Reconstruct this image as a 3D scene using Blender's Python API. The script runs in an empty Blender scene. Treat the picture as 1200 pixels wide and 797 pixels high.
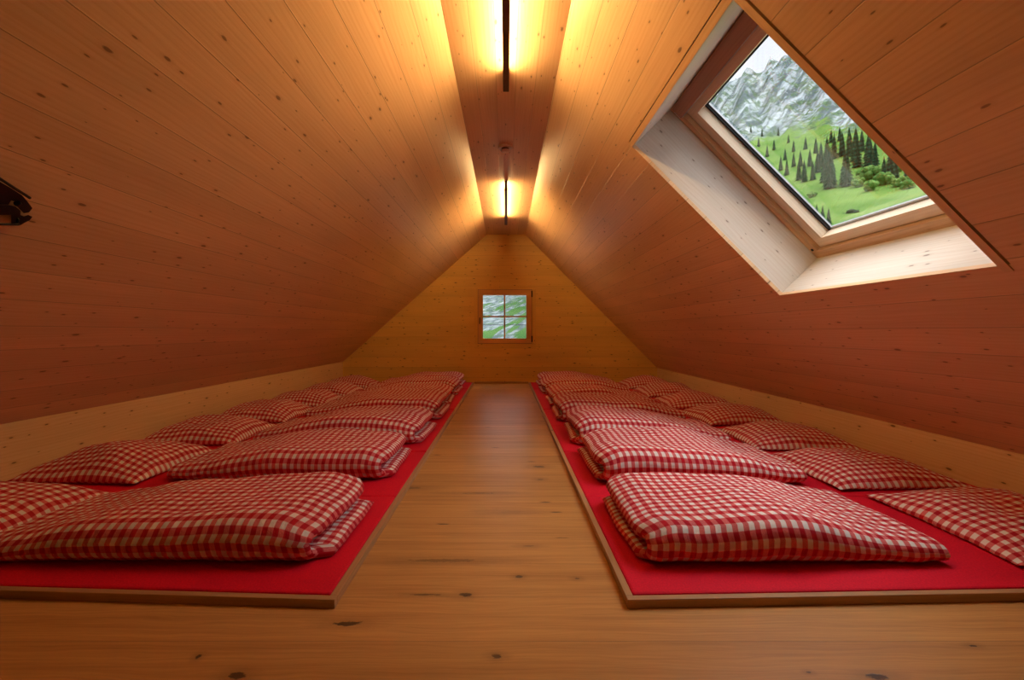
import bpy, math, random
from mathutils import Vector, noise, Matrix
R = random.Random(11)
D = bpy.data
COL = bpy.context.scene.collection

# ------------------------------------------------------------------ numbers of the room (metres)
EYE = 0.78
YB, YF = 6.9, -1.3                       # gable wall / wall behind the camera
RIDGE_Z, RIDGE_X = 2.264, 0.293          # flat strip of ceiling
LX, LZ = -2.487, 0.324                   # top of the left knee wall
RX, RZ = 2.305, 0.233                    # top of the right knee wall
LEN_L = math.hypot(-LX - RIDGE_X, RIDGE_Z - LZ)
LEN_R = math.hypot(RX - RIDGE_X, RIDGE_Z - RZ)
RAIL_L, RAIL_R = -0.482, 0.342           # corridor faces of the two bed rails
RAIL_W, RAIL_H = 0.021, 0.026
Y0 = 1.273                               # front face of the bed frames
NMAT, PITCH = 7, 0.78

# ------------------------------------------------------------------ node helper
class NT:
    def __init__(s, name):
        m = D.materials.new(name); m.use_nodes = True
        s.m = m; s.t = m.node_tree; s.t.nodes.clear()
        s.out = s.t.nodes.new('ShaderNodeOutputMaterial')
    def n(s, typ, ins=None, **kw):
        nd = s.t.nodes.new('ShaderNode' + typ)
        for k, v in kw.items(): setattr(nd, k, v)
        for k, v in (ins or {}).items(): s.set(nd.inputs[k], v)
        return nd
    def set(s, sock, v):
        if hasattr(v, 'is_output'): s.t.links.new(v, sock)
        elif isinstance(v, (tuple, list)) and len(v) == 3 and sock.type == 'RGBA': sock.default_value = (*v, 1)
        else: sock.default_value = v
    def math(s, op, a, b=0.0, c=0.0, clamp=False):
        nd = s.n('Math', operation=op, use_clamp=clamp)
        s.set(nd.inputs[0], a); s.set(nd.inputs[1], b); s.set(nd.inputs[2], c)
        return nd.outputs[0]
    def ss(s, v, a, b, lo=0.0, hi=1.0):
        nd = s.n('MapRange', interpolation_type='SMOOTHSTEP')
        for i, q in enumerate((v, a, b, lo, hi)): s.set(nd.inputs[i], q)
        return nd.outputs[0]
    def mix(s, f, a, b, mode='MIX'):
        nd = s.n('Mix', data_type='RGBA', blend_type=mode)
        s.set(nd.inputs[0], f); s.set(nd.inputs[6], a); s.set(nd.inputs[7], b)
        return nd.outputs[2]
    def uv(s):
        sp = s.n('SeparateXYZ', {0: s.n('UVMap', uv_map='UVMap').outputs[0]})
        return sp.outputs[0], sp.outputs[1]
    def xyz(s, x, y, z=0.0):
        nd = s.n('CombineXYZ'); s.set(nd.inputs[0], x); s.set(nd.inputs[1], y); s.set(nd.inputs[2], z)
        return nd.outputs[0]
    def noise(s, vec, scale=1.0, detail=3.0, rough=0.5):
        return s.n('TexNoise', {'Vector': vec, 'Scale': scale, 'Detail': detail, 'Roughness': rough}).outputs[0]
    def bsdf(s, col, rough=0.5, spec=0.4, bump=None, dist=0.001, strength=1.0, **extra):
        b = s.n('BsdfPrincipled')
        s.set(b.inputs['Base Color'], col); s.set(b.inputs['Roughness'], rough)
        s.set(b.inputs['Specular IOR Level'], spec)
        for k, v in extra.items(): s.set(b.inputs[k.replace('_', ' ')], v)
        if bump is not None:
            bn = s.n('Bump', {'Height': bump, 'Distance': dist, 'Strength': strength})
            s.t.links.new(bn.outputs[0], b.inputs['Normal'])
        s.t.links.new(b.outputs[0], s.out.inputs[0])
        return s.m

def spruce(name, light, dark, width, knots=1.0, seam=1.0, rough=0.42, variation=0.16, spec=0.4):
    s = NT(name); u, v = s.uv()
    bv = s.math('DIVIDE', v, width)
    board = s.math('FLOOR', bv)
    fr = s.math('FRACT', bv)
    rnd = s.n('TexWhiteNoise', {'W': board}, noise_dimensions='1D').outputs[0]
    uo = s.math('ADD', u, s.math('MULTIPLY', rnd, 17.3))
    vo = s.math('ADD', v, s.math('MULTIPLY', rnd, 3.1))
    # fine grain, broad cathedral figure
    g1 = s.noise(s.xyz(s.math('MULTIPLY', uo, 1.3), s.math('MULTIPLY', vo, 95.0)), 1.0, 4.0, 0.62)
    warp = s.noise(s.xyz(s.math('MULTIPLY', uo, 1.1), s.math('MULTIPLY', vo, 5.0)), 1.0, 2.0)
    ring = s.math('SINE', s.math('ADD', s.math('MULTIPLY', vo, 330.0), s.math('MULTIPLY', warp, 34.0)))
    ring = s.ss(ring, -0.2, 1.0)
    grain = s.math('ADD', s.math('MULTIPLY', s.ss(g1, 0.32, 0.7), 0.65), s.math('MULTIPLY', ring, 0.35))
    col = s.mix(s.math('MULTIPLY', grain, 0.75), light, dark)
    # tone of each board
    tone = s.math('ADD', 1.0 - variation * 0.5, s.math('MULTIPLY', rnd, variation))
    cloud = s.noise(s.xyz(s.math('MULTIPLY', uo, 0.7), s.math('MULTIPLY', vo, 4.0), 3.0), 1.0, 2.0)
    tone = s.math('MULTIPLY', tone, s.ss(cloud, 0.2, 0.8, 0.9, 1.08))
    col = s.mix(1.0, col, s.n('CombineColor', {0: tone, 1: tone, 2: tone}).outputs[0], 'MULTIPLY')
    # knots
    kb = None
    for sx, sy, th, pick, z in ((3.1, 9.0, 0.062, 0.50, 0.0), (5.5, 17.0, 0.075, 0.52, 5.0)):
        w = s.noise(s.xyz(s.math('MULTIPLY', u, 30.0), s.math('MULTIPLY', v, 60.0), z), 1.0, 1.0)
        vec = s.xyz(s.math('ADD', s.math('MULTIPLY', uo, sx), z), s.math('ADD', s.math('MULTIPLY', vo, sy), s.math('MULTIPLY', w, 0.05)))
        vo_n = s.n('TexVoronoi', {'Vector': vec, 'Scale': 1.0}, voronoi_dimensions='2D')
        cr = s.n('SeparateColor', {0: vo_n.outputs['Color']}).outputs[0]
        on = s.math('GREATER_THAN', cr, pick)
        size = s.math('MULTIPLY', s.math('SUBTRACT', cr, pick - 0.15), th * 1.7)
        k = s.math('MULTIPLY', on, s.ss(s.math('DIVIDE', vo_n.outputs['Distance'], size), 0.55, 1.05, 1.0, 0.0))
        halo = s.math('MULTIPLY', on, s.ss(s.math('DIVIDE', vo_n.outputs['Distance'], size), 0.8, 2.6, 1.0, 0.0))
        col = s.mix(s.math('MULTIPLY', halo, 0.28 * knots), col, (dark[0] * .7, dark[1] * .6, dark[2] * .5))
        col = s.mix(s.math('MULTIPLY', k, 0.8 * knots), col, (0.085, 0.032, 0.012))
        kb = k if kb is None else s.math('MAXIMUM', kb, k)
    e = s.math('ABSOLUTE', s.math('SUBTRACT', fr, 0.5))
    sw = 0.0022 / width
    sm = s.ss(e, 0.5 - sw, 0.5 - sw * 0.35)
    col = s.mix(s.math('MULTIPLY', sm, 0.72 * seam), col, (0.06, 0.022, 0.008))
    b = s.math('ADD', s.math('MULTIPLY', sm, -1.2 * seam), s.math('MULTIPLY', grain, 0.12))
    b = s.math('ADD', b, s.math('MULTIPLY', cloud, 0.7))
    b = s.math('ADD', b, s.math('MULTIPLY', kb, -0.25))
    return s.bsdf(col, rough, spec, b, 0.002, 0.6)

def oak(name, light, dark, width, spots=(), rough=0.4):
    s = NT(name); u, v = s.uv()
    bv = s.math('DIVIDE', v, width)
    board = s.math('FLOOR', bv); fr = s.math('FRACT', bv)
    rnd = s.n('TexWhiteNoise', {'W': board}, noise_dimensions='1D').outputs[0]
    uo = s.math('ADD', u, s.math('MULTIPLY', rnd, 11.7))
    vo = s.math('ADD', v, s.math('MULTIPLY', rnd, 5.3))
    warp = s.noise(s.xyz(s.math('MULTIPLY', uo, 2.2), s.math('MULTIPLY', vo, 9.0)), 1.0, 3.0)
    g1 = s.noise(s.xyz(s.math('MULTIPLY', uo, 3.0), s.math('ADD', s.math('MULTIPLY', vo, 140.0), s.math('MULTIPLY', warp, 9.0))), 1.0, 5.0, 0.65)
    streak = s.noise(s.xyz(s.math('MULTIPLY', uo, 0.9), s.math('MULTIPLY', vo, 26.0), 7.0), 1.0, 4.0, 0.6)
    grain = s.math('ADD', s.math('MULTIPLY', s.ss(g1, 0.3, 0.72), 0.5), s.math('MULTIPLY', s.ss(streak, 0.4, 0.75), 0.5))
    col = s.mix(grain, light, dark)
    tone = s.math('ADD', 0.88, s.math('MULTIPLY', rnd, 0.22))
    col = s.mix(1.0, col, s.n('CombineColor', {0: tone, 1: tone, 2: tone}).outputs[0], 'MULTIPLY')
    hole = None
    wob = s.noise(s.xyz(s.math('MULTIPLY', u, 34.0), s.math('MULTIPLY', v, 80.0)), 1.0, 3.0, 0.7)
    for (x, y, rx, ry, a) in spots:
        dx = s.math('DIVIDE', s.math('SUBTRACT', u, x), rx)
        dy = s.math('DIVIDE', s.math('SUBTRACT', v, y), ry)
        d = s.math('SQRT', s.math('ADD', s.math('MULTIPLY', dx, dx), s.math('MULTIPLY', dy, dy)))
        d = s.math('ADD', d, s.math('MULTIPLY', s.math('SUBTRACT', wob, 0.5), 1.9))
        core = s.math('MULTIPLY', s.ss(d, 0.55, 1.05, 1.0, 0.0), a)
        halo = s.math('MULTIPLY', s.ss(d, 0.6, 3.2, 1.0, 0.0), 0.28)
        q = s.math('MAXIMUM', core, halo)
        hole = q if hole is None else s.math('MAXIMUM', hole, q)
    vor = s.n('TexVoronoi', {'Vector': s.xyz(s.math('MULTIPLY', uo, 2.4), s.math('ADD', s.math('MULTIPLY', vo, 9.0), s.math('MULTIPLY', wob, 0.12))), 'Scale': 1.0}, voronoi_dimensions='2D')
    cr = s.n('SeparateColor', {0: vor.outputs['Color']}).outputs[0]
    kn = s.math('MULTIPLY', s.math('GREATER_THAN', cr, 0.72), s.ss(vor.outputs['Distance'], 0.03, 0.085, 0.85, 0.0))
    far = s.ss(v, 1.55, 1.75) if spots else 1.0
    kn = s.math('MULTIPLY', kn, far)
    hole = kn if hole is None else s.math('MAXIMUM', hole, kn)
    col = s.mix(s.math('MULTIPLY', hole, 0.9), col, (0.028, 0.014, 0.008))
    e = s.math('ABSOLUTE', s.math('SUBTRACT', fr, 0.5))
    sw = 0.0011 / width
    sm = s.ss(e, 0.5 - sw, 0.5 - sw * 0.4)
    col = s.mix(s.math('MULTIPLY', sm, 0.55), col, (0.05, 0.02, 0.01))
    b = s.math('ADD', s.math('MULTIPLY', grain, -0.3), s.math('MULTIPLY', hole, -1.0))
    b = s.math('ADD', b, s.math('MULTIPLY', sm, -1.0))
    return s.bsdf(col, s.math('ADD', rough, s.math('MULTIPLY', grain, 0.12)), 0.4, b, 0.0012, 0.5)

def gingham(name, pale, mid, deep, period=0.036):
    s = NT(name); u, v = s.uv()
    w = s.n('TexNoise', {'Vector': s.xyz(u, v), 'Scale': 5.0, 'Detail': 2.0}).outputs[1]
    sp = s.n('SeparateXYZ', {0: w})
    masks = []
    for c, k in ((u, sp.outputs[0]), (v, sp.outputs[1])):
        c2 = s.math('ADD', c, s.math('MULTIPLY', s.math('SUBTRACT', k, 0.5), 0.012))
        f = s.math('FRACT', s.math('DIVIDE', c2, period))
        t = s.math('ABSOLUTE', s.math('SUBTRACT', f, 0.5))
        masks.append(s.ss(t, 0.21, 0.29))
    both = s.math('MULTIPLY', masks[0], masks[1])
    one = s.math('MAXIMUM', masks[0], masks[1])
    weave = s.noise(s.xyz(s.math('MULTIPLY', u, 420.0), s.math('MULTIPLY', v, 420.0)), 1.0, 1.0)
    mixmid = s.mix(s.ss(weave, 0.35, 0.65), mid, (mid[0] * 1.1, mid[1] * 1.35, mid[2] * 1.35))
    col = s.mix(one, pale, mixmid)
    col = s.mix(both, col, deep)
    crinkle = s.n('TexNoise', {'Vector': s.xyz(s.math('MULTIPLY', u, 55.0), s.math('MULTIPLY', v, 26.0)), 'Scale': 1.0, 'Detail': 4.0, 'Roughness': 0.6}).outputs[0]
    puck = s.noise(s.xyz(s.math('MULTIPLY', u, 9.0), s.math('MULTIPLY', v, 16.0), 2.0), 1.0, 3.0, .6)
    return s.bsdf(col, 0.85, 0.15, s.math('ADD', crinkle, s.math('MULTIPLY', puck, 1.6)), 0.010, 0.6)

def plain(name, col, rough=0.6, spec=0.4, metal=0.0, emit=None, power=0.0, bump_scale=None, bump=0.001):
    s = NT(name)
    tc = s.n('TexCoord').outputs['Object']
    nz = s.noise(tc, bump_scale or 40.0, 3.0)
    c = s.mix(s.ss(nz, 0.3, 0.7), tuple(x * 0.9 for x in col), tuple(min(1, x * 1.08) for x in col))
    ex = {'Metallic': metal}
    if emit: ex['Emission_Color'] = emit; ex['Emission_Strength'] = power
    return s.bsdf(c, rough, spec, nz if bump_scale else None, bump, 0.5, **ex)

def glass(name, tint=(1, 1, 1)):
    s = NT(name)
    fr = s.n('Fresnel', {'IOR': 1.35}).outputs[0]
    nz = s.noise(s.n('TexCoord').outputs['Object'], 1.5, 1.0)
    t = s.n('BsdfTransparent', {0: tint})
    g = s.n('BsdfGlossy', {0: (0.9, 0.95, 1.0), 'Roughness': s.math('MULTIPLY', nz, 0.02)})
    mx = s.n('MixShader', {0: s.math('MULTIPLY', fr, 0.22)})
    s.t.links.new(t.outputs[0], mx.inputs[1]); s.t.links.new(g.outputs[0], mx.inputs[2])
    s.t.links.new(mx.outputs[0], s.out.inputs[0])
    return s.m

M = {}
M['slope'] = spruce('spruce_slope_boards', (0.81, 0.555, 0.31), (0.71, 0.435, 0.215), 0.147, seam=.6, knots=.85, variation=.06, rough=.38)
M['strip'] = spruce('spruce_ridge_boards', (0.81, 0.555, 0.31), (0.71, 0.435, 0.215), 0.1172, seam=.4, knots=.8, variation=.06)
M['gable'] = spruce('spruce_gable_boards', (0.92, 0.62, 0.17), (0.85, 0.51, 0.10), 0.155, seam=0.4, variation=.07)
M['knee'] = spruce('spruce_knee_wall', (0.80, 0.56, 0.30), (0.68, 0.43, 0.20), 0.6, seam=0.0)
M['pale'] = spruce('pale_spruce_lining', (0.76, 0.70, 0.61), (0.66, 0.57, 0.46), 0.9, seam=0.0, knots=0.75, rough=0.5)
M['frame'] = spruce('varnished_pine_frame', (0.66, 0.42, 0.23), (0.50, 0.28, 0.13), 0.5, seam=0.0, knots=0.2)
M['sash'] = spruce('clear_pine_sash', (0.78, 0.62, 0.45), (0.66, 0.48, 0.31), 0.5, seam=0.0, knots=0.0)
M['vent'] = spruce('red_brown_pine', (0.40, 0.20, 0.12), (0.28, 0.12, 0.07), 0.5, seam=0.0, knots=0.0)
M['gsash'] = spruce('orange_pine_sash', (0.78, 0.47, 0.18), (0.64, 0.34, 0.11), 0.5, seam=0.0, knots=0.1)
def fl(px, py):
    d = 530 * EYE / (py - 389)
    return ((px - 593) / 530 * d, d)
SPOTS = []
for px, py, rx, ry, a in ((545, 697, .014, .008, 1), (408, 731, .030, .008, 1), (582, 769, .010, .006, 1), (608, 676, .009, .006, .9),
                          (500, 697, .04, .0035, .8), (676, 678, .008, .005, .8), (232, 770, .006, .006, 1), (278, 792, .016, .008, 1),
                          (1030, 793, .022, .007, 1), (1140, 757, .008, .004, 1), (632, 547, .028, .016, .9), (633, 562, .014, .01, .7),
                          (520, 657, .10, .010, .6), (600, 600, .05, .012, .4), (480, 572, .05, .014, .7), (560, 578, .07, .008, .6), (620, 640, .02, .006, .6), (948, 788, .005, .003, .9)):
    x, y = fl(px, py); SPOTS.append((x, y, rx * 1.5, ry * 1.5, a))
M['floor'] = oak('oak_floor_planks', (0.60, 0.325, 0.10), (0.38, 0.185, 0.052), 0.19, SPOTS, rough=.33)
M['rail'] = oak('oak_bed_rail', (0.50, 0.29, 0.13), (0.36, 0.19, 0.08), 5.0)
M['gingham'] = gingham('red_white_gingham', (0.92, 0.87, 0.81), (0.68, 0.15, 0.145), (0.50, 0.012, 0.026))
M['red'] = plain('red_mattress_cloth', (0.72, 0.006, 0.03), 0.75, 0.2, bump_scale=180.0, bump=0.0006)
M['red_side'] = plain('dark_red_piping', (0.40, 0.004, 0.02), 0.8, 0.2)
M['black'] = plain('black_metal', (0.006, 0.006, 0.007), 0.5, 0.3)
M['gasket'] = plain('black_rubber', (0.01, 0.011, 0.012), 0.6)
M['alu'] = plain('grey_aluminium', (0.55, 0.56, 0.57), 0.35, 0.5, 0.9)
M['housing'] = plain('brown_painted_metal', (0.10, 0.055, 0.028), 0.5)
M['tube'] = plain('glowing_tube', (1, 0.8, 0.5), emit=(1.0, 0.60, 0.235), power=138.0)
M['plastic'] = plain('cream_plastic', (0.72, 0.62, 0.5), 0.4)
M['dark_plastic'] = plain('dark_grille', (0.06, 0.04, 0.03), 0.6)
M['glass'] = glass('clear_glass')
M['groove'] = plain('dark_gap', (0.02, 0.009, 0.004), 0.9, 0.0)
M['bark'] = plain('grey_bark', (.09, .07, .05), .9)
M['hinge'] = plain('dark_bronze', (0.05, 0.03, 0.02), 0.4, 0.5, 0.6)

# ------------------------------------------------------------------ mesh helper
class MB:
    def __init__(s): s.v = []; s.f = []; s.uv = []
    def quad(s, pts, uvs):
        i = len(s.v); s.v += [tuple(p) for p in pts]; s.f.append(tuple(range(i, i + len(pts)))); s.uv += [tuple(q) for q in uvs]
    def box(s, o, a, b, c):
        """oriented box from a corner o and three edge vectors; grain runs along the longest"""
        o, a, b, c = (Vector(q) for q in (o, a, b, c))
        if a.cross(b).dot(c) < 0: a, b = b, a
        ed = (a, b, c); off = R.random() * 5
        lo = max(range(3), key=lambda i: ed[i].length)
        def face(p, e1, e2):
            i1, i2 = e1, e2
            A, B = ed[i1], ed[i2]
            pts = (p, p + A, p + A + B, p + B)
            l1, l2 = A.length, B.length
            if i1 == lo or (i2 != lo and l1 >= l2): uv = ((0, 0), (l1, 0), (l1, l2), (0, l2))
            else: uv = ((0, 0), (0, l1), (l2, l1), (l2, 0))
            s.quad(pts, [(x + off, y + off * .37 + .02) for x, y in uv])
        face(o, 1, 0); face(o + c, 0, 1)
        face(o, 2, 1); face(o + a, 1, 2)
        face(o, 0, 2); face(o + b, 2, 0)
    def tube(s, p, q, r, n=10, r2=None):
        p, q = Vector(p), Vector(q); r2 = r if r2 is None else r2
        d = (q - p).normalized()
        x = d.orthogonal().normalized(); y = d.cross(x)
        L = (q - p).length
        ring = [(math.cos(2 * math.pi * i / n), math.sin(2 * math.pi * i / n)) for i in range(n)]
        for i in range(n):
            a, b = ring[i], ring[(i + 1) % n]
            A, B = x * a[0] + y * a[1], x * b[0] + y * b[1]
            s.quad((p + A * r, p + B * r, q + B * r2, q + A * r2), ((0, 0), (0, .01), (L, .01), (L, 0)))
        s.quad([p + (x * a[0] + y * a[1]) * r for a in reversed(ring)], [(0, 0)] * n)
        s.quad([q + (x * a[0] + y * a[1]) * r2 for a in ring], [(0, 0)] * n)
    def lathe(s, c, axis, prof, n=28):
        c, axis = Vector(c), Vector(axis).normalized()
        x = axis.orthogonal().normalized(); y = axis.cross(x)
        P = lambda r, h, i: c + axis * h + (x * math.cos(2 * math.pi * i / n) + y * math.sin(2 * math.pi * i / n)) * r
        for (r0, h0), (r1, h1) in zip(prof, prof[1:]):
            for i in range(n):
                s.quad((P(r0, h0, i), P(r0, h0, i + 1), P(r1, h1, i + 1), P(r1, h1, i)), [(0, 0)] * 4)
    def build(s, name, mat, parent=None, smooth=False, merge=False, bevel=0.0):
        me = D.meshes.new(name); me.from_pydata(s.v, [], s.f)
        l = me.uv_layers.new(name='UVMap')
        for i, q in enumerate(s.uv): l.data[i].uv = q
        me.materials.append(mat)
        return link(name, me, parent, smooth, merge, bevel)

def link(name, me, parent=None, smooth=False, merge=False, bevel=0.0):
    import bmesh
    if merge or bevel:
        bm = bmesh.new(); bm.from_mesh(me)
        bmesh.ops.remove_doubles(bm, verts=bm.verts, dist=1e-5)
        if bevel:
            bmesh.ops.bevel(bm, geom=[e for e in bm.edges if len(e.link_faces) == 2 and e.calc_face_angle(0) > 0.5],
                            offset=bevel, segments=2, affect='EDGES', profile=0.5)
        bm.to_mesh(me); bm.free()
    if smooth:
        for p in me.polygons: p.use_smooth = True
    me.update()
    o = D.objects.new(name, me); COL.objects.link(o)
    if parent: o.parent = parent; o.matrix_parent_inverse = parent.matrix_world.inverted()
    return o

def empty(name, loc=(0, 0, 0)):
    o = D.objects.new(name, None); o.empty_display_size = 0.1; COL.objects.link(o)
    o.location = loc; o.matrix_world = Matrix.Translation(loc)
    return o
def tag(o, label, cat, group=None):
    o['label'] = label; o['category'] = cat
    if group: o['group'] = group
    return o
def struct(o, label=None):
    o['kind'] = 'structure'
    if label: o['label'] = label
    return o

# ------------------------------------------------------------------ room shell
def grid_panel(name, mat, P, U, V, n, us, vs, holes=(), thick=0.02, uvoff=(0, 0)):
    """flat panel on origin P with axes U, V; cells whose (i, j) is in holes stay open; outward normal n gives it thickness"""
    P, U, V, n = Vector(P), Vector(U), Vector(V), Vector(n)
    mb = MB()
    pt = lambda u, v, t=0: P + U * u + V * v + n * t
    cells = {(i, j) for i in range(len(us) - 1) for j in range(len(vs) - 1)} - set(holes)
    def q(a, b, c, d, uv): mb.quad((a, b, c, d), [(x + uvoff[0], y + uvoff[1]) for x, y in uv])
    for i, j in cells:
        a, b, c, d = us[i], us[i + 1], vs[j], vs[j + 1]
        uv = ((a, c), (b, c), (b, d), (a, d))
        q(pt(a, c), pt(b, c), pt(b, d), pt(a, d), uv)
        q(pt(a, d, thick), pt(b, d, thick), pt(b, c, thick), pt(a, c, thick), ((a, d), (b, d), (b, c), (a, c)))
        for (di, dj, p0, p1) in ((-1, 0, (a, c), (a, d)), (1, 0, (b, d), (b, c)), (0, -1, (b, c), (a, c)), (0, 1, (a, d), (b, d))):
            if (i + di, j + dj) not in cells:
                q(pt(*p0), pt(*p1), pt(*p1, thick), pt(*p0, thick), (p0, p1, p1, p0))
    return struct(mb.build(name, mat))

mL = Vector((LX + RIDGE_X, 0, LZ - RIDGE_Z)).normalized()     # down the left slope
mR = Vector((RX - RIDGE_X, 0, RZ - RIDGE_Z)).normalized()     # down the right slope
nL = Vector((mL.z, 0, -mL.x)); nR = Vector((-mR.z, 0, mR.x))
PL, PR = Vector((-RIDGE_X, 0, RIDGE_Z)), Vector((RIDGE_X, 0, RIDGE_Z))
S0, S1, V0, V1 = 0.607, 1.795, 1.43, 2.572                     # skylight opening on the right slope
grid_panel('ceiling_left', M['slope'], PL, (0, 1, 0), mL, nL, (YF, YB), (0, LEN_L))
LIP = 0.03
grid_panel('ceiling_right', M['slope'], PR, (0, 1, 0), mR, nR, (YF, V0 - LIP - .006, V1, YB), (0, S0 - LIP - .006, S1, LEN_R), holes={(1, 1)}, uvoff=(3.7, 1.02))
grid_panel('ceiling', M['strip'], (-RIDGE_X, 0, RIDGE_Z), (0, 1, 0), (1, 0, 0), (0, 0, 1), (YF, YB), (0, 2 * RIDGE_X), uvoff=(8, 0))
grid_panel('wall_left', M['knee'], (LX, 0, 0), (0, 1, 0), (0, 0, 1), (-1, 0, 0), (YF, YB), (-0.02, LZ), uvoff=(0, .03))
grid_panel('wall_right', M['knee'], (RX, 0, 0), (0, 1, 0), (0, 0, 1), (1, 0, 0), (YF, YB), (-0.02, RZ), uvoff=(4, .2))
grid_panel('floor', M['floor'], (0, 0, 0), (1, 0, 0), (0, 1, 0), (0, 0, -1), (LX - .02, RX + .02), (YF, YB), thick=0.05)

# gable with the window opening (casing covers its edge)
GWX0, GWX1, GWZ0, GWZ1 = -0.432, 0.397, 0.600, 1.428            # sash outline
def gable(name, y, n, hole):
    mb = MB()
    zs = lambda x: RIDGE_Z if abs(x) <= RIDGE_X else (LZ + (x - LX) * (RIDGE_Z - LZ) / (-RIDGE_X - LX) if x < 0 else RZ + (RX - x) * (RIDGE_Z - RZ) / (RX - RIDGE_X))
    xs = [LX, GWX0, -RIDGE_X, RIDGE_X, GWX1, RX]
    for t in (0, 0.06):
        for a, b in zip(xs, xs[1:]):
            spans = [(-.02, None)]
            if hole and a >= GWX0 - 1e-6 and b <= GWX1 + 1e-6: spans = [(-.02, GWZ0), (GWZ1, None)]
            for lo, hi in spans:
                za, zb = (zs(a), zs(b)) if hi is None else (hi, hi)
                pts = [(a, lo), (b, lo), (b, zb), (a, za)]
                mb.quad([(x, y + n * t, z) for x, z in pts], [(x + 3, z + .07) for x, z in pts])
    if hole:
        for (x0, z0), (x1, z1) in (((GWX0, GWZ0), (GWX1, GWZ0)), ((GWX1, GWZ0), (GWX1, GWZ1)), ((GWX1, GWZ1), (GWX0, GWZ1)), ((GWX0, GWZ1), (GWX0, GWZ0))):
            mb.quad([(x0, y, z0), (x1, y, z1), (x1, y + n * .06, z1), (x0, y + n * .06, z0)], [(0, 0), (.8, 0), (.8, .06), (0, .06)])
    return struct(mb.build(name, M['gable']))
gable('wall_back', YB, 1, True)
gable('wall_front', YF, -1, False)

# ------------------------------------------------------------------ gable window
w1 = struct(empty('window_1', (0, YB, GWZ0)), 'small square pine window with four panes in the end gable')
mb = MB(); cw = 0.055
for (x0, z0, x1, z1) in ((GWX0 - cw, GWZ0 - cw - .02, GWX1 + cw, GWZ0), (GWX0 - cw, GWZ1, GWX1 + cw, GWZ1 + cw * .6), (GWX0 - cw, GWZ0, GWX0, GWZ1), (GWX1, GWZ0, GWX1 + cw, GWZ1)):
    mb.box((x0, YB - .006, z0), (x1 - x0, 0, 0), (0, .006, 0), (0, 0, z1 - z0))
mb.build('casing', M['gable'], w1)
mb = MB(); g = .007
for (x0, z0, x1, z1) in ((GWX0, GWZ0, GWX1, GWZ0 + .012), (GWX0, GWZ1 - .012, GWX1, GWZ1), (GWX0, GWZ0, GWX0 + .012, GWZ1), (GWX1 - .012, GWZ0, GWX1, GWZ1)):
    mb.box((x0, YB + .004, z0), (x1 - x0, 0, 0), (0, .06, 0), (0, 0, z1 - z0))
mb.build('frame', M['vent'], w1)
a0, a1, b0, b1 = GWX0 + g, GWX1 - g, GWZ0 + g, GWZ1 - g
h0, h1, k0, k1 = -0.352, 0.308, 0.681, 1.340                     # glass outline
mb = MB()
mb.box((a0, YB - .012, b0), (a1 - a0, 0, 0), (0, .05, 0), (0, 0, k0 - b0))
mb.box((a0, YB - .012, k1), (a1 - a0, 0, 0), (0, .05, 0), (0, 0, b1 - k1))
mb.box((a0, YB - .012, k0), (h0 - a0, 0, 0), (0, .05, 0), (0, 0, k1 - k0))
mb.box((h1, YB - .012, k0), (a1 - h1, 0, 0), (0, .05, 0), (0, 0, k1 - k0))
sash = mb.build('sash', M['gsash'], w1, merge=False)
mb = MB(); mx, mz = (h0 + h1) / 2, (k0 + k1) / 2 + .004
mb.box((mx - .011, YB + .004, k0), (.022, 0, 0), (0, .03, 0), (0, 0, k1 - k0))
mb.box((h0, YB + .006, mz - .011), (h1 - h0, 0, 0), (0, .03, 0), (0, 0, .022))
mb.build('muntin', M['gsash'], sash)
mb = MB(); mb.box((h0 - .005, YB + .022, k0 - .005), (h1 - h0 + .01, 0, 0), (0, .004, 0), (0, 0, k1 - k0 + .01))
mb.build('glass_pane', M['glass'], sash)
mb = MB(); mb.box((a0 + .018, YB - .020, 0.93), (.018, 0, 0), (0, .008, 0), (0, 0, .07)); mb.box((a0 + .021, YB - .045, 0.955), (.012, 0, 0), (0, .026, 0), (0, 0, .014)); mb.box((a0 + .019, YB - .05, 0.90), (.016, 0, 0), (0, .012, 0), (0, 0, .09))
mb.build('handle', M['hinge'], sash, bevel=.002)
for z in (0.625, 1.31):
    mb = MB(); mb.tube((a1 + .004, YB - .018, z), (a1 + .004, YB - .018, z + .095), .010, 10)
    mb.build('hinge', M['hinge'], sash)

# threshold board across the end of the walkway
mb = MB(); mb.box((RAIL_L + .002, YB - .07, 0), (RAIL_R - RAIL_L - .004, 0, 0), (0, .065, 0), (0, 0, .022))
struct(mb.build('trim_1', M['rail'], bevel=.002), 'low oak strip across the end of the walkway')

# ------------------------------------------------------------------ skylight
def SP(s, y, t): return PR + mR * s + Vector((0, y, 0)) + nR * t
w2 = struct(empty('window_2', SP(S1, (V0 + V1) / 2, 0)), 'large skylight in a deep pale wooden reveal in the roof slope')
def sbox(mb, s0, s1, y0, y1, t0, t1):
    o = SP(s0, y0, t0); mb.box(o, SP(s1, y0, t0) - o, SP(s0, y1, t0) - o, SP(s0, y0, t1) - o)
DEP = 0.30
def part(name, mat, parent, *boxes, **kw):
    mb = MB()
    for b in boxes: sbox(mb, *b)
    return mb.build(name, mat, parent, **kw)
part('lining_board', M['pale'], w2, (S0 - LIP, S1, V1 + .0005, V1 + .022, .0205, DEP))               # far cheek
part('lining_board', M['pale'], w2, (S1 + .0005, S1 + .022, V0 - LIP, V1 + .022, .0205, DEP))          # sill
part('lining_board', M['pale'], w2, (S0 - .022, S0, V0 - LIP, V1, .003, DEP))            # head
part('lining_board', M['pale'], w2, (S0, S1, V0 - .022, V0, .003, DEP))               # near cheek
part('edge_trim', M['knee'], w2, (S0 - LIP, S0 - .001, V0 - LIP, V1, -.004, .020))
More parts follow.
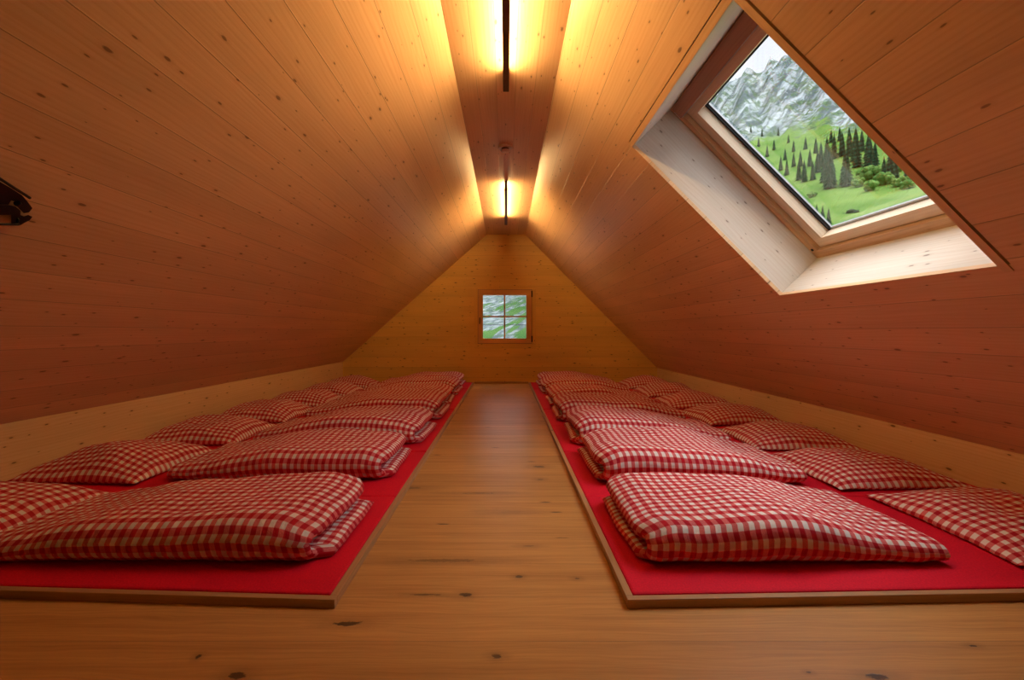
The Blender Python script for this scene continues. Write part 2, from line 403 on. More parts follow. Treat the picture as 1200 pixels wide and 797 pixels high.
part('edge_trim', M['knee'], w2, (S0 - LIP, S1 + .025, V0 - LIP, V0 - .001, -.004, .020))
part('shadow_gap', M['groove'], w2, (S0 - LIP - .008, S1, V0 - LIP - .008, V0 - LIP, .010, .022), (S0 - LIP - .008, S0 - LIP, V0 - LIP, V1, .010, .022))
F = .045                                                            # fixed frame
fr_ = part('frame', M['frame'], w2, (S0 - .02, S0 + F, V0 - .02, V1 + .02, DEP, DEP + .05), (S1 - F, S1 + .02, V0 - .02, V1 + .02, DEP, DEP + .05),
           (S0 + F, S1 - F, V0 - .02, V0 + F, DEP, DEP + .05), (S0 + F, S1 - F, V1 - F, V1 + .02, DEP, DEP + .05))
part('outer_frame', M['gasket'], w2, (S0 - .02, S0 + .03, V0 - .02, V1 + .02, DEP + .05, DEP + .16), (S1 - .03, S1 + .02, V0 - .02, V1 + .02, DEP + .05, DEP + .16),
     (S0 + .03, S1 - .03, V0 - .02, V0 + .03, DEP + .05, DEP + .16), (S0 + .03, S1 - .03, V1 - .03, V1 + .02, DEP + .05, DEP + .16))
a0, a1, b0, b1 = S0 + .05, S1 - .05, V0 + .05, V1 - .05
c0, c1, d0, d1 = 0.735, 1.690, 1.525, 2.458                         # glass outline
T0, T1 = DEP + .025, DEP + .11
sash = part('sash', M['sash'], w2, (a0, c0, b0, b1, T0, T1), (c1, a1, b0, b1, T0, T1), (c0, c1, b0, d0, T0, T1), (c0, c1, d1, b1, T0, T1))
part('gasket', M['gasket'], sash, (c0, c1, d1 - .012, d1, T0 + .055, T1 - .01), (c0, c1, d0, d0 + .012, T0 + .055, T1 - .01), (c0, c0 + .008, d0, d1, T0 + .06, T1 - .01))
part('lit_edge_strip', M['alu'], sash, (c0, c1, d1 - .018, d1 - .012, T0 + .066, T1 - .01), (c1 - .012, c1, d0, d1, T0 + .062, T1 - .01))  # bright metal strips; the bottom one stands in for the sash's daylit bevel
part('glass_pane', M['glass'], sash, (c0, c1, d0, d1, T0 + .068, T0 + .073))
v_ = part('ventilation_bar', M['vent'], w2, (S0 + .012, S0 + .082, b0, b1, DEP - .022, DEP + .024))
part('bar_groove', M['alu'], v_, (S0 + .082, S0 + .0845, b0, b1, DEP - .012, DEP - .008), (S0 + .082, S0 + .0845, b0, b1, DEP + .006, DEP + .009))
part('bar_end', M['alu'], v_, (S0 + .03, S0 + .075, b1, b1 + .012, DEP - .018, DEP + .0))
for s in (S0 + .06, S1 - .06):
    mb = MB(); mb.lathe(SP(s, V1 - .022, DEP), -nR, [(.0085, 0), (.0085, .003), (.006, .004), (0, .004)], 14)
    mb.build('screw_cap', M['gasket'], fr_)

# ------------------------------------------------------------------ bed frames, mattresses
MB_Y = Y0 + RAIL_W
SKEW = {'R': .030, 'L': .048}                                      # the front edges are not quite square to the walkway
YEND = MB_Y + NMAT * PITCH
SIDES = {'R': dict(sg=1, rail=RAIL_R, wall=RX, row='row beneath the skylight'),
         'L': dict(sg=-1, rail=-RAIL_L, wall=-LX, row='row opposite the skylight')}
ORD = ['first', 'second', 'third', 'fourth', 'fifth', 'sixth', 'seventh']
for k, S in SIDES.items():
    sg, x0, x1 = S['sg'], S['rail'], S['wall']
    fr = empty('bed_frame', (sg * (x0 + x1) / 2, (Y0 + YEND) / 2, 0))
    tag(fr, 'low oak rail frame on the floor edging the %s of red mattresses' % S['row'], 'bed frame')
    mb = MB(); mb.box((sg * (x0 + .0005), Y0 + RAIL_W, 0), (sg * RAIL_W, 0, 0), (0, YEND - Y0 - RAIL_W, 0), (0, 0, RAIL_H)); mb.build('side_rail', M['rail'], fr, bevel=.0015)
    sk = SKEW[k]
    mb = MB(); mb.box((sg * (x0 + .0005), Y0, 0), (sg * (x1 - x0 - .002), sk * (x1 - x0 - .002), 0), (0, RAIL_W, 0), (0, 0, RAIL_H)); mb.build('front_rail', M['rail'], fr, bevel=.0015)
    mb = MB(); mb.box((sg * (x0 + .0005), YEND, 0), (sg * (x1 - x0 - .002), 0, 0), (0, RAIL_W, 0), (0, 0, RAIL_H)); mb.build('back_rail', M['rail'], fr, bevel=.0015)
    X0 = x0 + RAIL_W + .001
    for i in range(NMAT):
        ya = MB_Y + i * PITCH + .0025; yb = ya + PITCH - .005; ht = .0285 - .0022 * (i % 2)
        mb = MB()
        mb.box((sg * X0, ya, 0.0), (sg * (x1 - .004 - X0), 0, 0), (0, yb - ya, 0), (0, 0, ht))
        o = mb.build('mattress', M['red'], None, bevel=.0075)
        if i == 0:
            for vt in o.data.vertices:
                if vt.co.y < ya + .3: vt.co.y += SKEW[k] * (abs(vt.co.x) - x0) + .0008
        tag(o, 'thin plain red mattress, %s from the front in the %s' % (ORD[i], S['row']), 'mattress', 'red mattresses laid side by side')

# ------------------------------------------------------------------ bedding
ZM = .0285
def fbm(x, y, z, oct=3):
    a, t = 1.0, 0.0
    for _ in range(oct): t += a * noise.noise(Vector((x, y, z))); x *= 2; y *= 2; z *= 2; a *= .5
    return t
def sstep(a, b, x):
    t = max(0, min(1, (x - a) / (b - a))); return t * t * (3 - 2 * t)
def sheet(name, nu, nv, f, uvf, sg):
    """closed two-sided sheet: f(u, v, side) -> point; both sides share their rim"""
    vs, fs, uvs, idx = [], [], [], {}
    for side in (0, 1):
        for i in range(nu + 1):
            for j in range(nv + 1):
                rim = i in (0, nu) or j in (0, nv)
                if side and rim: idx[side, i, j] = idx[0, i, j]; continue
                p = f(i / nu, j / nv, side); idx[side, i, j] = len(vs); vs.append((sg * p[0], p[1], p[2]))
    for side in (0, 1):
        for i in range(nu):
            for j in range(nv):
                c = [(i, j), (i + 1, j), (i + 1, j + 1), (i, j + 1)]
                if (side == 1) != (sg < 0): c.reverse()
                fs.append([idx[side, a, b] for a, b in c]); uvs += [uvf(a / nu, b / nv, side) for a, b in c]
    me = D.meshes.new(name); me.from_pydata(vs, [], fs)
    l = me.uv_layers.new(name='UVMap')
    for i, q in enumerate(uvs): l.data[i].uv = q
    me.materials.append(M['gingham'])
    return me
def duvet_mesh(L, W, H, seed, sg, jut=.02):
    """a quilt folded lengthwise into three layers: the loose inner flap, the top, the front fold and the bottom"""
    # centre line in (y, z); z in units of H, tag = layer
    tl = H / 3
    path = []
    n = 16
    for i in range(n + 1): path.append((.05 + (W - .05 - tl) * i / n, .5, 1))          # flap, front to back
    for i in range(1, 6): a = math.pi * i / 6; path.append((W - tl + math.sin(a) * tl * .5, .5 + .166 * (1 - math.cos(a)), 1))
    for i in range(n + 1): path.append((W - tl - (W - tl - H * .4) * i / n, .833, 0))   # top, back to front
    for i in range(1, 8): a = math.pi * i / 8; path.append((H * .4 - math.sin(a) * H * .34, .5 + .333 * math.cos(a), 0))
    for i in range(n + 1): path.append((H * .4 + (W - H * .4 - .01) * i / n, .167, 2))   # bottom, front to back
    cum = [0]
    for a, b in zip(path, path[1:]): cum.append(cum[-1] + math.hypot(b[0] - a[0], (b[1] - a[1]) * H))
    tot = cum[-1]; nv = 96; nu = 46
    def at(v):
        d = v * tot; k = 0
        while k < len(cum) - 2 and cum[k + 1] < d: k += 1
        t = (d - cum[k]) / (cum[k + 1] - cum[k]); a, b = path[k], path[k + 1]
        return (a[0] + (b[0] - a[0]) * t, a[1] + (b[1] - a[1]) * t, a[2] + (b[2] - a[2]) * t, Vector((b[0] - a[0], (b[1] - a[1]) * H)).normalized())
    pre = [at(j / nv) for j in range(nv + 1)]
    # smooth tangents
    tg = [sum((pre[max(0, min(nv, j + q))][3] for q in (-2, -1, 0, 1, 2)), Vector((0, 0))).normalized() for j in range(nv + 1)]
    us = [0.5 - 0.5 * math.cos(math.pi * i / nu) * (0.55 + 0.45 * abs(math.cos(math.pi * i / nu))) for i in range(nu + 1)]
    us = [(q - us[0]) / (us[-1] - us[0]) for q in us]
    def f(u, v, side):
        j = int(round(v * nv)); i = int(round(u * nu)); u = us[i]
        y, zr, ly, _ = pre[j]; t = tg[j]
        nrm = Vector((t.y, -t.x))            # outward of the fold for the top / front / bottom run
        x_off = -jut * sstep(1.2, 2.0, ly) + .018 * sstep(.6, .2, abs(ly - 1)) + .012 * noise.noise(Vector((y * 5, zr * 7, seed)))
        if ly < .3: x_off += .03 * sstep(.09, .0, y)
        top = max(0, (zr - .5) / .333) * (1 if ly < .5 else 0)
        x = x_off * (1 - u) + u * (L + .012 * noise.noise(Vector((y * 4, seed, zr * 3))))
        hs = 1 - .52 * sstep(.5, 1.0, u) + .08 * noise.noise(Vector((u * 2.2, seed * 1.7, 0)))
        hs *= 1 - .10 * sstep(.12, 0.0, u)
        if zr > .2: hs *= 1 + .13 * noise.noise(Vector((u * 3.1, y * 3.5, seed + 9)))
        # rounded rim of the stuffed sheet
        ex = min((x - x_off * (1 - u)) / .05, (L - x) / .036)
        ev = min(v, 1 - v) * tot / .05
        e = math.sqrt(max(0, 1 - (1 - min(1, max(0, ex))) ** 2)) * math.sqrt(max(0, 1 - (1 - min(1, max(0, ev))) ** 2))
        h = tl * .5 * hs * e * (1.0 if i not in (0, nu) and j not in (0, nv) else 0)
        nose = sstep(.10, .0, u)
        if ly == 1: nose_x = .03 * nose; x += nose_x
        h *= 1 + .30 * top * nose
        z = (zr - .15 * top * nose) * H * hs
        k = 1 if side == 0 else -1
        wr = .0045 * fbm(u * 9, v * 26, seed, 3) * e + .003 * e * math.sin(38 * (u + .35 * y) + 5 * noise.noise(Vector((u * 3, y * 3, seed)))) * sstep(.45, .95, u)
        wr += .004 * e * noise.noise(Vector((u * 40, y * 8, seed))) * sstep(.16, .0, u)
        py = y + nrm.x * k * (h + wr); pz = z + nrm.y * k * (h + wr)
        yy = py + .012 * noise.noise(Vector((x * 2.0, seed, 4.0))) * (1 if y > W * .5 else .6)
        return (x, yy, max(pz, .0012 + .0004 * k))
    return sheet('folded_duvet', nu, nv, f, lambda u, v, s: (us[int(round(u * nu))] * L + seed * .37, v * tot + s * .011), sg)
def pillow_mesh(A, B, H, seed, sg):
    n = 34
    def co(q): return math.sin((q - .5) * math.pi * .985) / math.sin(.5 * math.pi * .985)
    def f(u, v, side):
        a, b = co(u), co(v)
        pin = .055
        x = a * A / 2 * (1 - pin * (1 - b * b)) ; y = b * B / 2 * (1 - pin * (1 - a * a))
        e = (max(0, 1 - abs(a) ** 2.6) ** .62) * (max(0, 1 - abs(b) ** 2.6) ** .62)
        wr = fbm(a * 1.6, b * 1.6, seed, 2)
        fine = fbm(a * 5, b * 5, seed + 4, 3)
        edge = .012 + .006 * noise.noise(Vector((a * 2, b * 2, seed)))
        rim = 1 - e
        if side == 0: z = edge + e * (H * (1 + .18 * wr) + .006 * fine) + .006 * rim * noise.noise(Vector((a * 7, b * 7, seed)))
        else: z = max(.0012, edge - e * .05)
        return (x, y, max(z, .0012))
    return sheet('pillow', n, n, f, lambda u, v, s: (co(u) * A / 2 + 2 + s * .01 + seed * .31, co(v) * B / 2 + 2), sg)

DUV = {'R': [(.425, 1.44, 1.00, .56, .145), (.450, 2.21, 1.02, .60, .175), (.455, 2.96, 1.02, .61, .182), (.440, 3.74, 1.05, .60, .182), (.445, 4.45, 1.03, .61, .180), (.440, 5.36, 1.03, .58, .178), (.450, 6.10, 1.03, .58, .178)],
       'L': [(.600, 1.44, 1.13, .51, .155), (.600, 2.27, 1.10, .54, .160), (.580, 2.98, 1.10, .60, .172), (.580, 3.82, 1.12, .62, .180), (.590, 4.53, 1.12, .62, .172), (.590, 5.35, 1.12, .60, .172), (.615, 6.10, 1.10, .60, .165)]}
PIL = {'R': [(1.965, 1.74, .68, .62, .085, 0), (1.885, 2.43, .66, .60, .085, 2), (1.915, 3.13, .66, .60, .10, -2), (1.93, 3.90, .66, .62, .115, 3), (1.93, 4.66, .66, .62, .115, -3), (1.93, 5.47, .66, .60, .125, 2), (1.93, 6.25, .66, .60, .125, 0)],
       'L': [(2.13, 1.76, .66, .62, .115, 2), (2.125, 2.52, .66, .62, .12, -2), (2.125, 3.26, .66, .62, .12, 3), (2.13, 4.02, .66, .62, .125, -2), (2.13, 4.78, .66, .60, .125, 2), (2.13, 5.52, .66, .60, .125, -3), (2.13, 6.28, .66, .60, .125, 1)]}
for k, S in SIDES.items():
    sg = S['sg']
    for i, (x, y, L, W, H) in enumerate(DUV[k]):
        me = duvet_mesh(L, W, H, i * 3.7 + (0 if sg > 0 else 50.3), sg, R.uniform(.004, .02) if sg > 0 else R.uniform(.015, .035))
        o = link('folded_duvet', me, smooth=True); o.location = (sg * x, y, ZM - .001); o.rotation_euler.z = math.radians(R.uniform(-.8, .8))
        tag(o, 'folded red-and-white gingham duvet, %s from the front in the %s' % (ORD[i], S['row']), 'duvet', 'folded gingham duvets')
    for i, (x, y, A, B, H, rz) in enumerate(PIL[k]):
        me = pillow_mesh(A, B, H, i * 5.1 + (0 if sg > 0 else 31.7), sg)
        o = link('pillow', me, smooth=True); o.location = (sg * x, y, ZM); o.rotation_euler.z = math.radians(rz)
        tag(o, 'red-and-white gingham pillow, %s from the front in the %s' % (ORD[i], S['row']), 'pillow', 'gingham pillows along the knee walls')

# ------------------------------------------------------------------ ceiling lights, smoke detector
for (ya, yb, lab) in ((1.18, 2.60, 'long slim ceiling light near the skylight, glowing on both sides of its dark bar'),
                      (4.42, 5.84, 'long slim ceiling light near the end gable, glowing on both sides of its dark bar')):
    o = empty('ceiling_light', (0.0, (ya + yb) / 2, RIDGE_Z)); tag(o, lab, 'ceiling light', 'slim ceiling lights along the ridge')
    mb = MB(); mb.box((-.017, ya, RIDGE_Z - .105), (.034, 0, 0), (0, yb - ya, 0), (0, 0, .032)); mb.build('housing', M['housing'], o, bevel=.003)
    mb = MB(); mb.tube((0, ya + .07, RIDGE_Z - .055), (0, yb - .07, RIDGE_Z - .055), .011, 12); mb.build('tube', M['tube'], o, smooth=True)
    for y in (ya + .01, yb - .06):
        mb = MB(); mb.box((-.014, y, RIDGE_Z - .074), (.028, 0, 0), (0, .05, 0), (0, 0, .074)); mb.build('bracket', M['housing'], o, bevel=.002)
det = empty('smoke_detector', (-.006, 3.62, RIDGE_Z)); tag(det, 'round cream smoke detector on the ceiling between the two lights', 'smoke detector')
mb = MB(); mb.lathe((-.006, 3.62, RIDGE_Z), (0, 0, -1), [(.058, 0), (.058, .010), (.052, .016), (.03, .016)]); mb.build('base', M['plastic'], det, smooth=False)
mb = MB(); mb.lathe((-.006, 3.62, RIDGE_Z), (0, 0, -1), [(.030, .0), (.030, .030)]); mb.build('sensor_grille', M['dark_plastic'], det)
mb = MB(); mb.lathe((-.006, 3.62, RIDGE_Z), (0, 0, -1), [(.036, .030), (.038, .033), (.034, .039), (.02, .044), (0, .045)]); mb.build('cap', M['plastic'], det, smooth=True)

# ------------------------------------------------------------------ black folded stand on the left slope
def slp(px, py, off=0.03):
    """point a little in front of the left slope, in the direction of a spot of the photograph"""
    a, b = (px - 593) / 530, -(py - 389) / 530
    mm = (RIDGE_Z - LZ) / (-LX - RIDGE_X)
    Y = (RIDGE_Z + mm * RIDGE_X - EYE - off * math.hypot(1, mm)) / (b + mm * abs(a))
    return Vector((a * Y, Y, EYE + b * Y))
st = empty('folding_stand', slp(-20, 240, 0)); tag(st, 'black folded metal stand hung flat against the board slope opposite the skylight', 'stand')
def bars(name, segs, mat=M['black']):
    mb = MB()
    for p, q, r, off in segs: mb.tube(slp(*p, off), slp(*q, off), r, 8)
    return mb.build(name, mat, st, smooth=False)
bars('leg', [((-70, 165), (35, 232), .0042, .03)])
bars('leg', [((-70, 262), (22, 263), .0036, .03)])
def plate(name, pix, t0, t1):
    mb = MB(); A = [slp(x, y, t0) for x, y in pix]; B = [slp(x, y, t1) for x, y in pix]; n = len(pix); z = [(0, 0)] * n
    mb.quad(A, z); mb.quad(list(reversed(B)), z)
    for i in range(n): j = (i + 1) % n; mb.quad((A[j], A[i], B[i], B[j]), z[:4])
    return mb.build(name, M['black'], st)
plate('hub', [(-60, 205), (0, 213), (12, 220), (26, 229), (32, 236), (38, 244), (34, 249), (28, 250), (24, 246), (18, 240), (17, 236), (13, 235), (10, 240), (-60, 240)], .006, .026)
plate('bracket', [(-60, 240.2), (10, 240.2), (18, 242), (24, 247), (24, 252), (28, 253.5), (33, 252), (38, 254), (35, 258), (29, 261), (24, 264), (13, 263), (13, 252), (-60, 252)], .006, .028)
bars('knob', [((20, 238), (21, 239), .009, .030)])
bars('knob', [((20, 258), (21, 258), .008, .030)])

# ------------------------------------------------------------------ outside: mountain, meadow, trees
def interp(x, tab):
    for (a, b), (c, d) in zip(tab, tab[1:]):
        if x <= c: return b + (d - b) * max(0, min(1, (x - a) / (c - a)))
    return tab[-1][1]
SKY = [(8, 22.0), (16, 23.5), (21, 24.4), (23.5, 25.4), (25.0, 25.8), (26, 26.3), (26.6, 25.8), (27.2, 26.4), (28.1, 26.9), (28.8, 26.4), (30.2, 27.7), (32, 27.3), (35, 28.4), (40, 30), (50, 28), (60, 30), (75, 26)]
def terr(az, r):
    """height above the eye of the slope seen through the skylight"""
    ridge = interp(az, SKY) + .35 * noise.noise(Vector((az * 1.3, 3, 0)))
    tl = (az - 26) * .14
    e = interp(r, [(14, -10), (25, -2), (40, 6.5), (80, 10.8), (120, 12.6 + tl * .3), (170, 16.3 + tl * .2), (230, 20.2), (330, 24 + (ridge - 27) * .5), (400, ridge), (440, ridge - 2), (520, ridge - 9)])
    z = r * math.tan(math.radians(e))
    x, y = r * math.sin(math.radians(az)), r * math.cos(math.radians(az))
    rk = sstep(180, 260, r)
    z += (1 - rk) * .9 * fbm(x * .03, y * .03, 1) + rk * (sstep(180, 300, r)) * (8 * fbm(az * .35, r * .007, 2, 2) + 5.0 * fbm(az * .9 - r * .045, r * .006, 7, 3) + 3.5 * abs(fbm(az * 2.4 - r * .07, r * .018, 5, 3)))
    return x, y, z + EYE
AZ0, AZ1, NA = 8, 72, 230
RS = [14 + 12 * i for i in range(9)] + [122 + 4.2 * i for i in range(98)]
vs, fs, att, strata = [], [], [], []
for i in range(NA + 1):
    for r in RS:
        az = AZ0 + (AZ1 - AZ0) * i / NA
        x, y, z = terr(az, r); vs.append((x, y, z)); strata.append((az * .9 - r * .045, r * .03 + az * .1, 0))
        att.append(sstep(190, 265, r + 45 * noise.noise(Vector((x * .02, y * .02, 9))) + 14 * noise.noise(Vector((x * .1, y * .1, 4)))))
nr = len(RS)
for i in range(NA):
    for j in range(nr - 1): fs.append((i * nr + j, (i + 1) * nr + j, (i + 1) * nr + j + 1, i * nr + j + 1))
me = D.meshes.new('mountain'); me.from_pydata(vs, [], fs)
at_ = me.attributes.new('rock', 'FLOAT', 'POINT')
for i, a in enumerate(att): at_.data[i].value = a
def ground(name, back=False):
    s = NT(name)
    P = s.n('TexCoord').outputs['Object']
    rk = s.n('Attribute', attribute_name='rock').outputs['Fac']
    n1 = s.noise(P, .06, 5.0, .6); n2 = s.noise(P, .5, 4.0, .6); n3 = s.noise(P, .16, 4.0, .65)
    grass = s.mix(s.ss(n1, .35, .65), (.065, .15, .02), (.13, .215, .042))
    grass = s.mix(s.math('MULTIPLY', s.ss(n2, .5, .75), .5), grass, (.07, .15, .035))
    stretch = s.n('Mapping', {'Vector': P, 'Rotation': (0.0, .45, .5), 'Scale': (.16, .16, .045)}).outputs[0]
    if not back: stretch = s.n('Mapping', {'Vector': s.n('Attribute', attribute_name='strata').outputs['Vector'], 'Scale': (1.5, .5, 1.0)}).outputs[0]
    else:
        sx = s.n('SeparateXYZ', {0: P})
        stretch = s.xyz(s.math('MULTIPLY', sx.outputs[0], .35), s.math('MULTIPLY', s.math('SUBTRACT', sx.outputs[2], s.math('MULTIPLY', sx.outputs[0], .5)), .7), 1.0)
    s1 = s.noise(stretch, 1.0, 7.0, .66)
    if back: n1 = n2 = s1
    rock = s.mix(s.ss(s1, .40, .60), (.075, .10, .105), (.34, .375, .385))  # blue-grey of the distant air is put into the rock colours
    rock = s.mix(s.ss(n2, .60, .75), rock, (.48, .50, .50))
    scrub = s.math('MULTIPLY', s.ss(n3, .47, .60), s.ss(rk, .35, 1.0, 1.0, .8))
    rock = s.mix(scrub, rock, s.mix(s.ss(n2, .4, .6), (.03, .07, .034), (.09, .15, .05)))
    f = s.ss(s.math('ADD', rk, s.math('MULTIPLY', s.math('SUBTRACT', n3, .5), 1.6)), .38, .62)
    if back:
        sp = s.n('SeparateXYZ', {0: P})
        q = s.math('SUBTRACT', sp.outputs[2], s.math('MULTIPLY', sp.outputs[0], .62))
        w = s.n('TexNoise', {'Vector': s.xyz(s.math('MULTIPLY', q, .26), s.math('MULTIPLY', sp.outputs[0], .05), 4.0), 'Scale': 1.0, 'Detail': 4.0, 'Roughness': .6}).outputs[0]
        f = s.math('MAXIMUM', s.ss(s.math('ADD', w, s.ss(sp.outputs[2], 14.0, 2.0, 0.0, .07)), .50, .54), f)
        rock = s.mix(s.ss(w, .57, .62), rock, (.55, .58, .59))
        grass = s.mix(.6, grass, (.025, .075, .03))
        rock = s.mix(.5, rock, (.10, .12, .125))
    col = s.mix(f, grass, rock)
    return s.bsdf(col, .95, .05, s.math('ADD', s1, s.math('MULTIPLY', n2, .4)), 2.0 if not back else 1.0, .5)
sa = me.attributes.new('strata', 'FLOAT_VECTOR', 'POINT')
for i, a in enumerate(strata): sa.data[i].vector = a
me.materials.append(ground('mountain_ground'))
struct(link('mountain', me, smooth=True), 'grey rocky mountain above a green meadow outside the skylight')

vs, fs, att = [], [], []
RB = [14 + 6 * i for i in range(56)]
for i in range(61):
    for r in RB:
        az = math.radians(-15 + 22.5 * i / 60)
        x, y = r * math.sin(az), r * math.cos(az)
        z = interp(r, [(14, -2.2), (40, -2.6), (90, -1.5), (200, 9), (345, 34)]) + 1.5 * fbm(x * .03, y * .02, 6) - x * .03
        vs.append((x, y, z + EYE)); att.append(sstep(170, 300, r - x * 2.2 + 50 * noise.noise(Vector((x * .02, y * .02, 2)))))
for i in range(60):
    for j in range(len(RB) - 1): a = i * len(RB) + j; fs.append((a, a + len(RB), a + len(RB) + 1, a + 1))
me = D.meshes.new('hill'); me.from_pydata(vs, [], fs)
at_ = me.attributes.new('rock', 'FLOAT', 'POINT')
for i, a in enumerate(att): at_.data[i].value = a
me.materials.append(ground('hill_ground', True))
struct(link('hill', me, smooth=True), 'green and stony hillside outside the small gable window')
wf = empty('wire_fence', (0, 20, -2.0)); tag(wf, 'thin grey wire strung level outside the small gable window', 'fence')
mb = MB(); mb.tube((-3.2, 20, 1.08), (3.2, 20, 1.10), .013, 8); mb.build('wire', M['gasket'], wf)
for x in (-3.2, 3.2):
    mb = MB(); mb.tube((x, 20, -2.4), (x, 20, 1.2), .05, 8); mb.build('post', M['bark'], wf)

def leafmat(name, a, b):
    s = NT(name); P = s.n('TexCoord').outputs['Object']
    nz = s.noise(P, 1.1, 4.0, .7)
    return s.bsdf(s.mix(s.ss(nz, .35, .7), a, b), .9, .05, nz, .5, .8)
M['fir'] = leafmat('dark_needles', (.014, .048, .024), (.055, .125, .055))
M['leaf'] = leafmat('green_leaves', (.07, .15, .03), (.17, .29, .07))
def fir_mesh(seed, h=12.0):
    rr = random.Random(seed); mb = MB()
    mb.tube((0, 0, -1), (0, 0, h * .9), .22, 6, .05)
    tiers = 11
    for k in range(tiers):
        t = k / (tiers - 1); z = h * (.07 + .83 * t); rad = h * .155 * (1 - t) ** .8 + .22; n = 13
        top = Vector((0, 0, z + h * .16)); a0 = rr.random() * 6
        rim = []
        for i in range(n * 2):
            a = a0 + math.pi * i / n; q = rad * (rr.uniform(.85, 1.15) if i % 2 == 0 else rr.uniform(.45, .62))
            rim.append(Vector((math.cos(a) * q, math.sin(a) * q, z - (.35 if i % 2 == 0 else -.25) * rad * .5)))
        for i in range(n * 2): mb.quad((rim[i], rim[(i + 1) % (2 * n)], top), [(0, 0)] * 3)
    me = D.meshes.new('conifer'); me.from_pydata(mb.v, [], mb.f); me.materials.append(M['fir'])
    return me
def bush_mesh(seed, name):
    rr = random.Random(seed); mb = MB()
    for c in range(16):
        o = Vector((rr.gauss(0, .32), rr.gauss(0, .32), rr.uniform(.25, 1.05))); q = rr.uniform(.25, .42)
        n, m = 9, 6
        P = lambda i, j: o + q * (1 + .25 * noise.noise(Vector((i % n * 1.7, j * 1.3, c)))) * Vector((math.sin(math.pi * j / m) * math.cos(2 * math.pi * i / n), math.sin(math.pi * j / m) * math.sin(2 * math.pi * i / n), math.cos(math.pi * j / m)))
        for i in range(n):
            for j in range(m): mb.quad((P(i, j), P(i, j + 1), P(i + 1, j + 1), P(i + 1, j)), [(0, 0)] * 4)
    mb.tube((0, 0, -.3), (0, 0, .5), .07, 6)
    me = D.meshes.new(name); me.from_pydata(mb.v, [], mb.f); me.materials.append(M['leaf'])
    return me
FIR = [fir_mesh(s) for s in (1, 2, 3, 4)]; BUSH = [bush_mesh(s, 'leafy_tree') for s in (5, 6)]
def on_slope(px, py):
    """where the direction of a spot of the photograph meets the slope"""
    a, b = (px - 593) / 530, -(py - 389) / 530
    az = math.degrees(math.atan(a)); c = math.cos(math.radians(az)); te = b * c
    r = 40.0
    while r < 420:
        x, y, z = terr(az, r)
        if (z - EYE) / r >= te: break
        r += 1.0
    return Vector((x, y, z)), r
trees = []
# (foot x, foot y, height in pixels of the photograph)
for px, py, hp in ((915, 200, 20), (922, 206, 22), (936, 212, 27), (944, 214, 30), (951, 212, 26), (930, 196, 20), (938, 196, 22), (949, 196, 24), (958, 203, 30),
                   (966, 214, 40), (973, 219, 52), (981, 220, 56), (988, 219, 50), (994, 216, 46), (1000, 214, 42), (962, 196, 34), (970, 190, 34), (979, 186, 34), (986, 184, 34), (994, 184, 36),
                   (1002, 190, 42), (1008, 196, 44), (1014, 196, 44), (1020, 200, 44), (1026, 204, 44), (1031, 208, 44), (1010, 178, 30), (1003, 172, 26), (1018, 186, 32), (995, 168, 22), (984, 166, 20), (974, 168, 18),
                   (1036, 210, 30), (1048, 212, 30), (964, 258, 20), (971, 264, 24), (957, 250, 12), (899, 184, 16), (889, 172, 13), (907, 176, 14), (893, 160, 11), (912, 160, 12), (924, 168, 12), (1062, 214, 30),
                   (1075, 216, 30), (1098, 232, 40), (1110, 236, 44), (1090, 226, 26), (880, 156, 10), (930, 178, 16), (944, 176, 18), (920, 188, 16), (956, 180, 22)):
    p, r = on_slope(px, py)
    d = p.y                                  # depth along the room's axis
    h = hp / 530 * d
    trees.append((p, h))
bushes = []
for px, py, hp in ((1012, 212, 18), (1036, 218, 17), (1042, 204, 18), (1052, 218, 13), (1026, 221, 13), (1006, 219, 12), (952, 232, 8), (1064, 222, 12)):
    p, r = on_slope(px, py); bushes.append((p, hp / 530 * p.y / 1.4))
stand = [[p.x, p.y, .15 * h] for p, h in trees] + [[p.x, p.y, 1.15 * q] for p, q in bushes]
for it in range(120):                                   # crowns that would grow through each other are set apart
    for a in range(len(stand)):
        for b in range(a):
            A, B = stand[a], stand[b]; dx, dy = A[0] - B[0], A[1] - B[1]; d = math.hypot(dx, dy) or .01
            o = A[2] + B[2] - d
            if o > 0:
                dx, dy = dx / d * o * .5, dy / d * o * .5
                A[0] += dx; A[1] += dy; B[0] -= dx; B[1] -= dy
def foot(i):
    x, y, _ = stand[i]; return Vector(terr(math.degrees(math.atan2(x, y)), math.hypot(x, y)))
LAB = 'dark green conifer standing on the mountain slope seen through the skylight'
for i, (p, h) in enumerate(trees):
    o = D.objects.new('conifer', FIR[i % 4]); COL.objects.link(o)
    o.location = foot(i) - Vector((0, 0, h * .05)); q = h / 13.2; o.scale = (q, q, q); o.rotation_euler.z = R.random() * 6
    tag(o, LAB, 'tree', 'conifers on the mountain slope')
for i, (p, q) in enumerate(bushes):
    o = D.objects.new('leafy_tree', BUSH[i % 2]); COL.objects.link(o); o.location = foot(len(trees) + i) - Vector((0, 0, .15 * q)); o.scale = (q, q, q); o.rotation_euler.z = R.random() * 6
    tag(o, 'bright green rounded tree among the conifers seen through the skylight', 'tree', 'leafy trees on the mountain slope')
p, r = on_slope(998, 251); q = 7 / 530 * p.y / 1.3
o = link('shrub', BUSH[0].copy()); o.data.name = 'shrub'; o.data.materials.clear(); o.data.materials.append(M['fir']); o.location = p - Vector((0, 0, .2 * q)); o.scale = (q * 1.9, q * 1.9, q * .8)
tag(o, 'low dark shrub alone on the open meadow seen through the skylight', 'shrub')

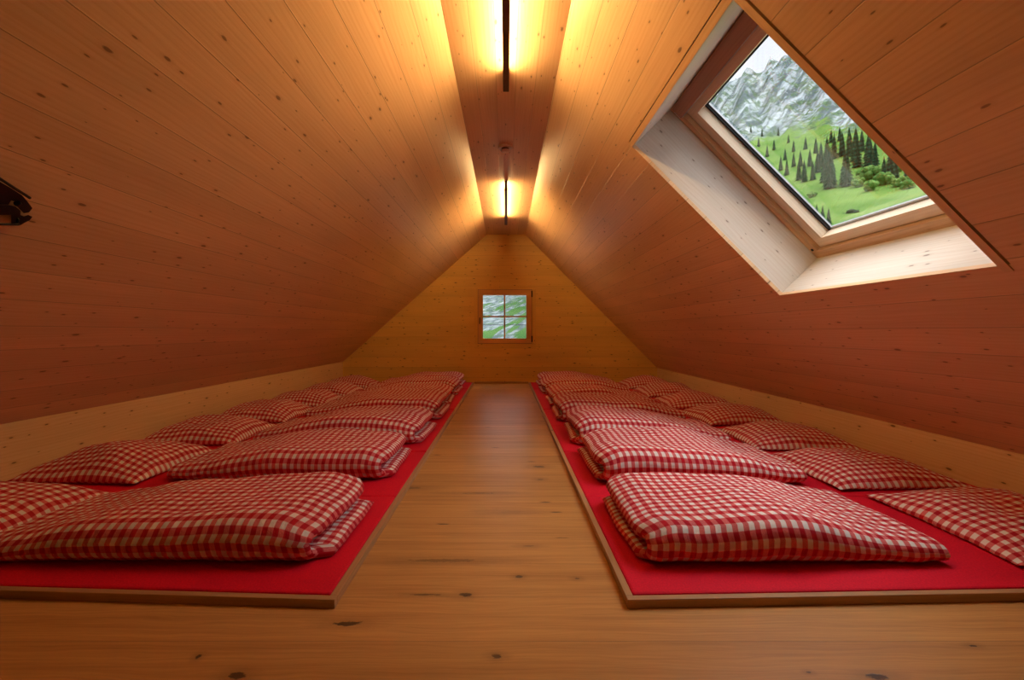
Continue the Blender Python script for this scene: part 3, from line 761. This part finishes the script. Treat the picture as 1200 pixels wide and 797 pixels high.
# ------------------------------------------------------------------ light
sc = bpy.context.scene
W = D.worlds.new('overcast'); sc.world = W; W.use_nodes = True
nt = W.node_tree; nt.nodes.clear()
o_ = nt.nodes.new('ShaderNodeOutputWorld'); bg = nt.nodes.new('ShaderNodeBackground')
tc = nt.nodes.new('ShaderNodeTexCoord'); nz = nt.nodes.new('ShaderNodeTexNoise'); nz.inputs['Scale'].default_value = 2.2; nz.inputs['Detail'].default_value = 4
rp = nt.nodes.new('ShaderNodeValToRGB'); rp.color_ramp.elements[0].position = .3; rp.color_ramp.elements[0].color = (.74, .84, .93, 1); rp.color_ramp.elements[1].position = .7; rp.color_ramp.elements[1].color = (.93, .96, .98, 1)
nt.links.new(tc.outputs['Generated'], nz.inputs['Vector']); nt.links.new(nz.outputs[0], rp.inputs[0]); nt.links.new(rp.outputs[0], bg.inputs[0]); nt.links.new(bg.outputs[0], o_.inputs[0])
bg.inputs[1].default_value = 1.3
sun = D.lights.new('overcast_sun', 'SUN'); sun.energy = 8.6; sun.angle = math.radians(84); sun.color = (.92, .96, 1.0)
so = D.objects.new('overcast_sun', sun); COL.objects.link(so)
so.rotation_euler = Vector((-.27, .12, -1.0)).to_track_quat('-Z', 'Y').to_euler()
def portal(name, loc, direction, up, sx, sy):
    l = D.lights.new(name, 'AREA'); l.shape = 'RECTANGLE'; l.size = sx; l.size_y = sy
    l.cycles.is_portal = True
    o = D.objects.new(name, l); COL.objects.link(o)
    z = -Vector(direction).normalized(); y = Vector(up).normalized(); x = y.cross(z)
    m = Matrix((x, y, z)).transposed().to_4x4(); m.translation = loc; o.matrix_world = m
portal('skylight_portal', SP((c0 + c1) / 2, (d0 + d1) / 2, T1 + .08), -nR, (0, 1, 0), 1.1, 1.1)
portal('gable_portal', Vector(((h0 + h1) / 2, YB + .1, (k0 + k1) / 2)), (0, -1, 0), (0, 0, 1), .75, .75)

# ------------------------------------------------------------------ camera
cam = D.cameras.new('camera'); co = D.objects.new('camera', cam); COL.objects.link(co)
co.location = (0, 0, EYE); co.rotation_euler = (math.pi / 2, 0, 0)
cam.sensor_fit = 'HORIZONTAL'; cam.sensor_width = 36.0; cam.lens = 530 * 36.0 / 1200
cam.shift_x = 7.0 / 1200; cam.shift_y = -9.5 / 1200
cam.clip_start = .02; cam.clip_end = 3000
sc.camera = co
sc.view_settings.view_transform = 'Standard'
sc.view_settings.look = 'None'
sc.view_settings.exposure = 0.0
sc.cycles.use_denoising = True
sc.cycles.max_bounces = 8; sc.cycles.diffuse_bounces = 3
sc.cycles.sample_clamp_indirect = 6.0
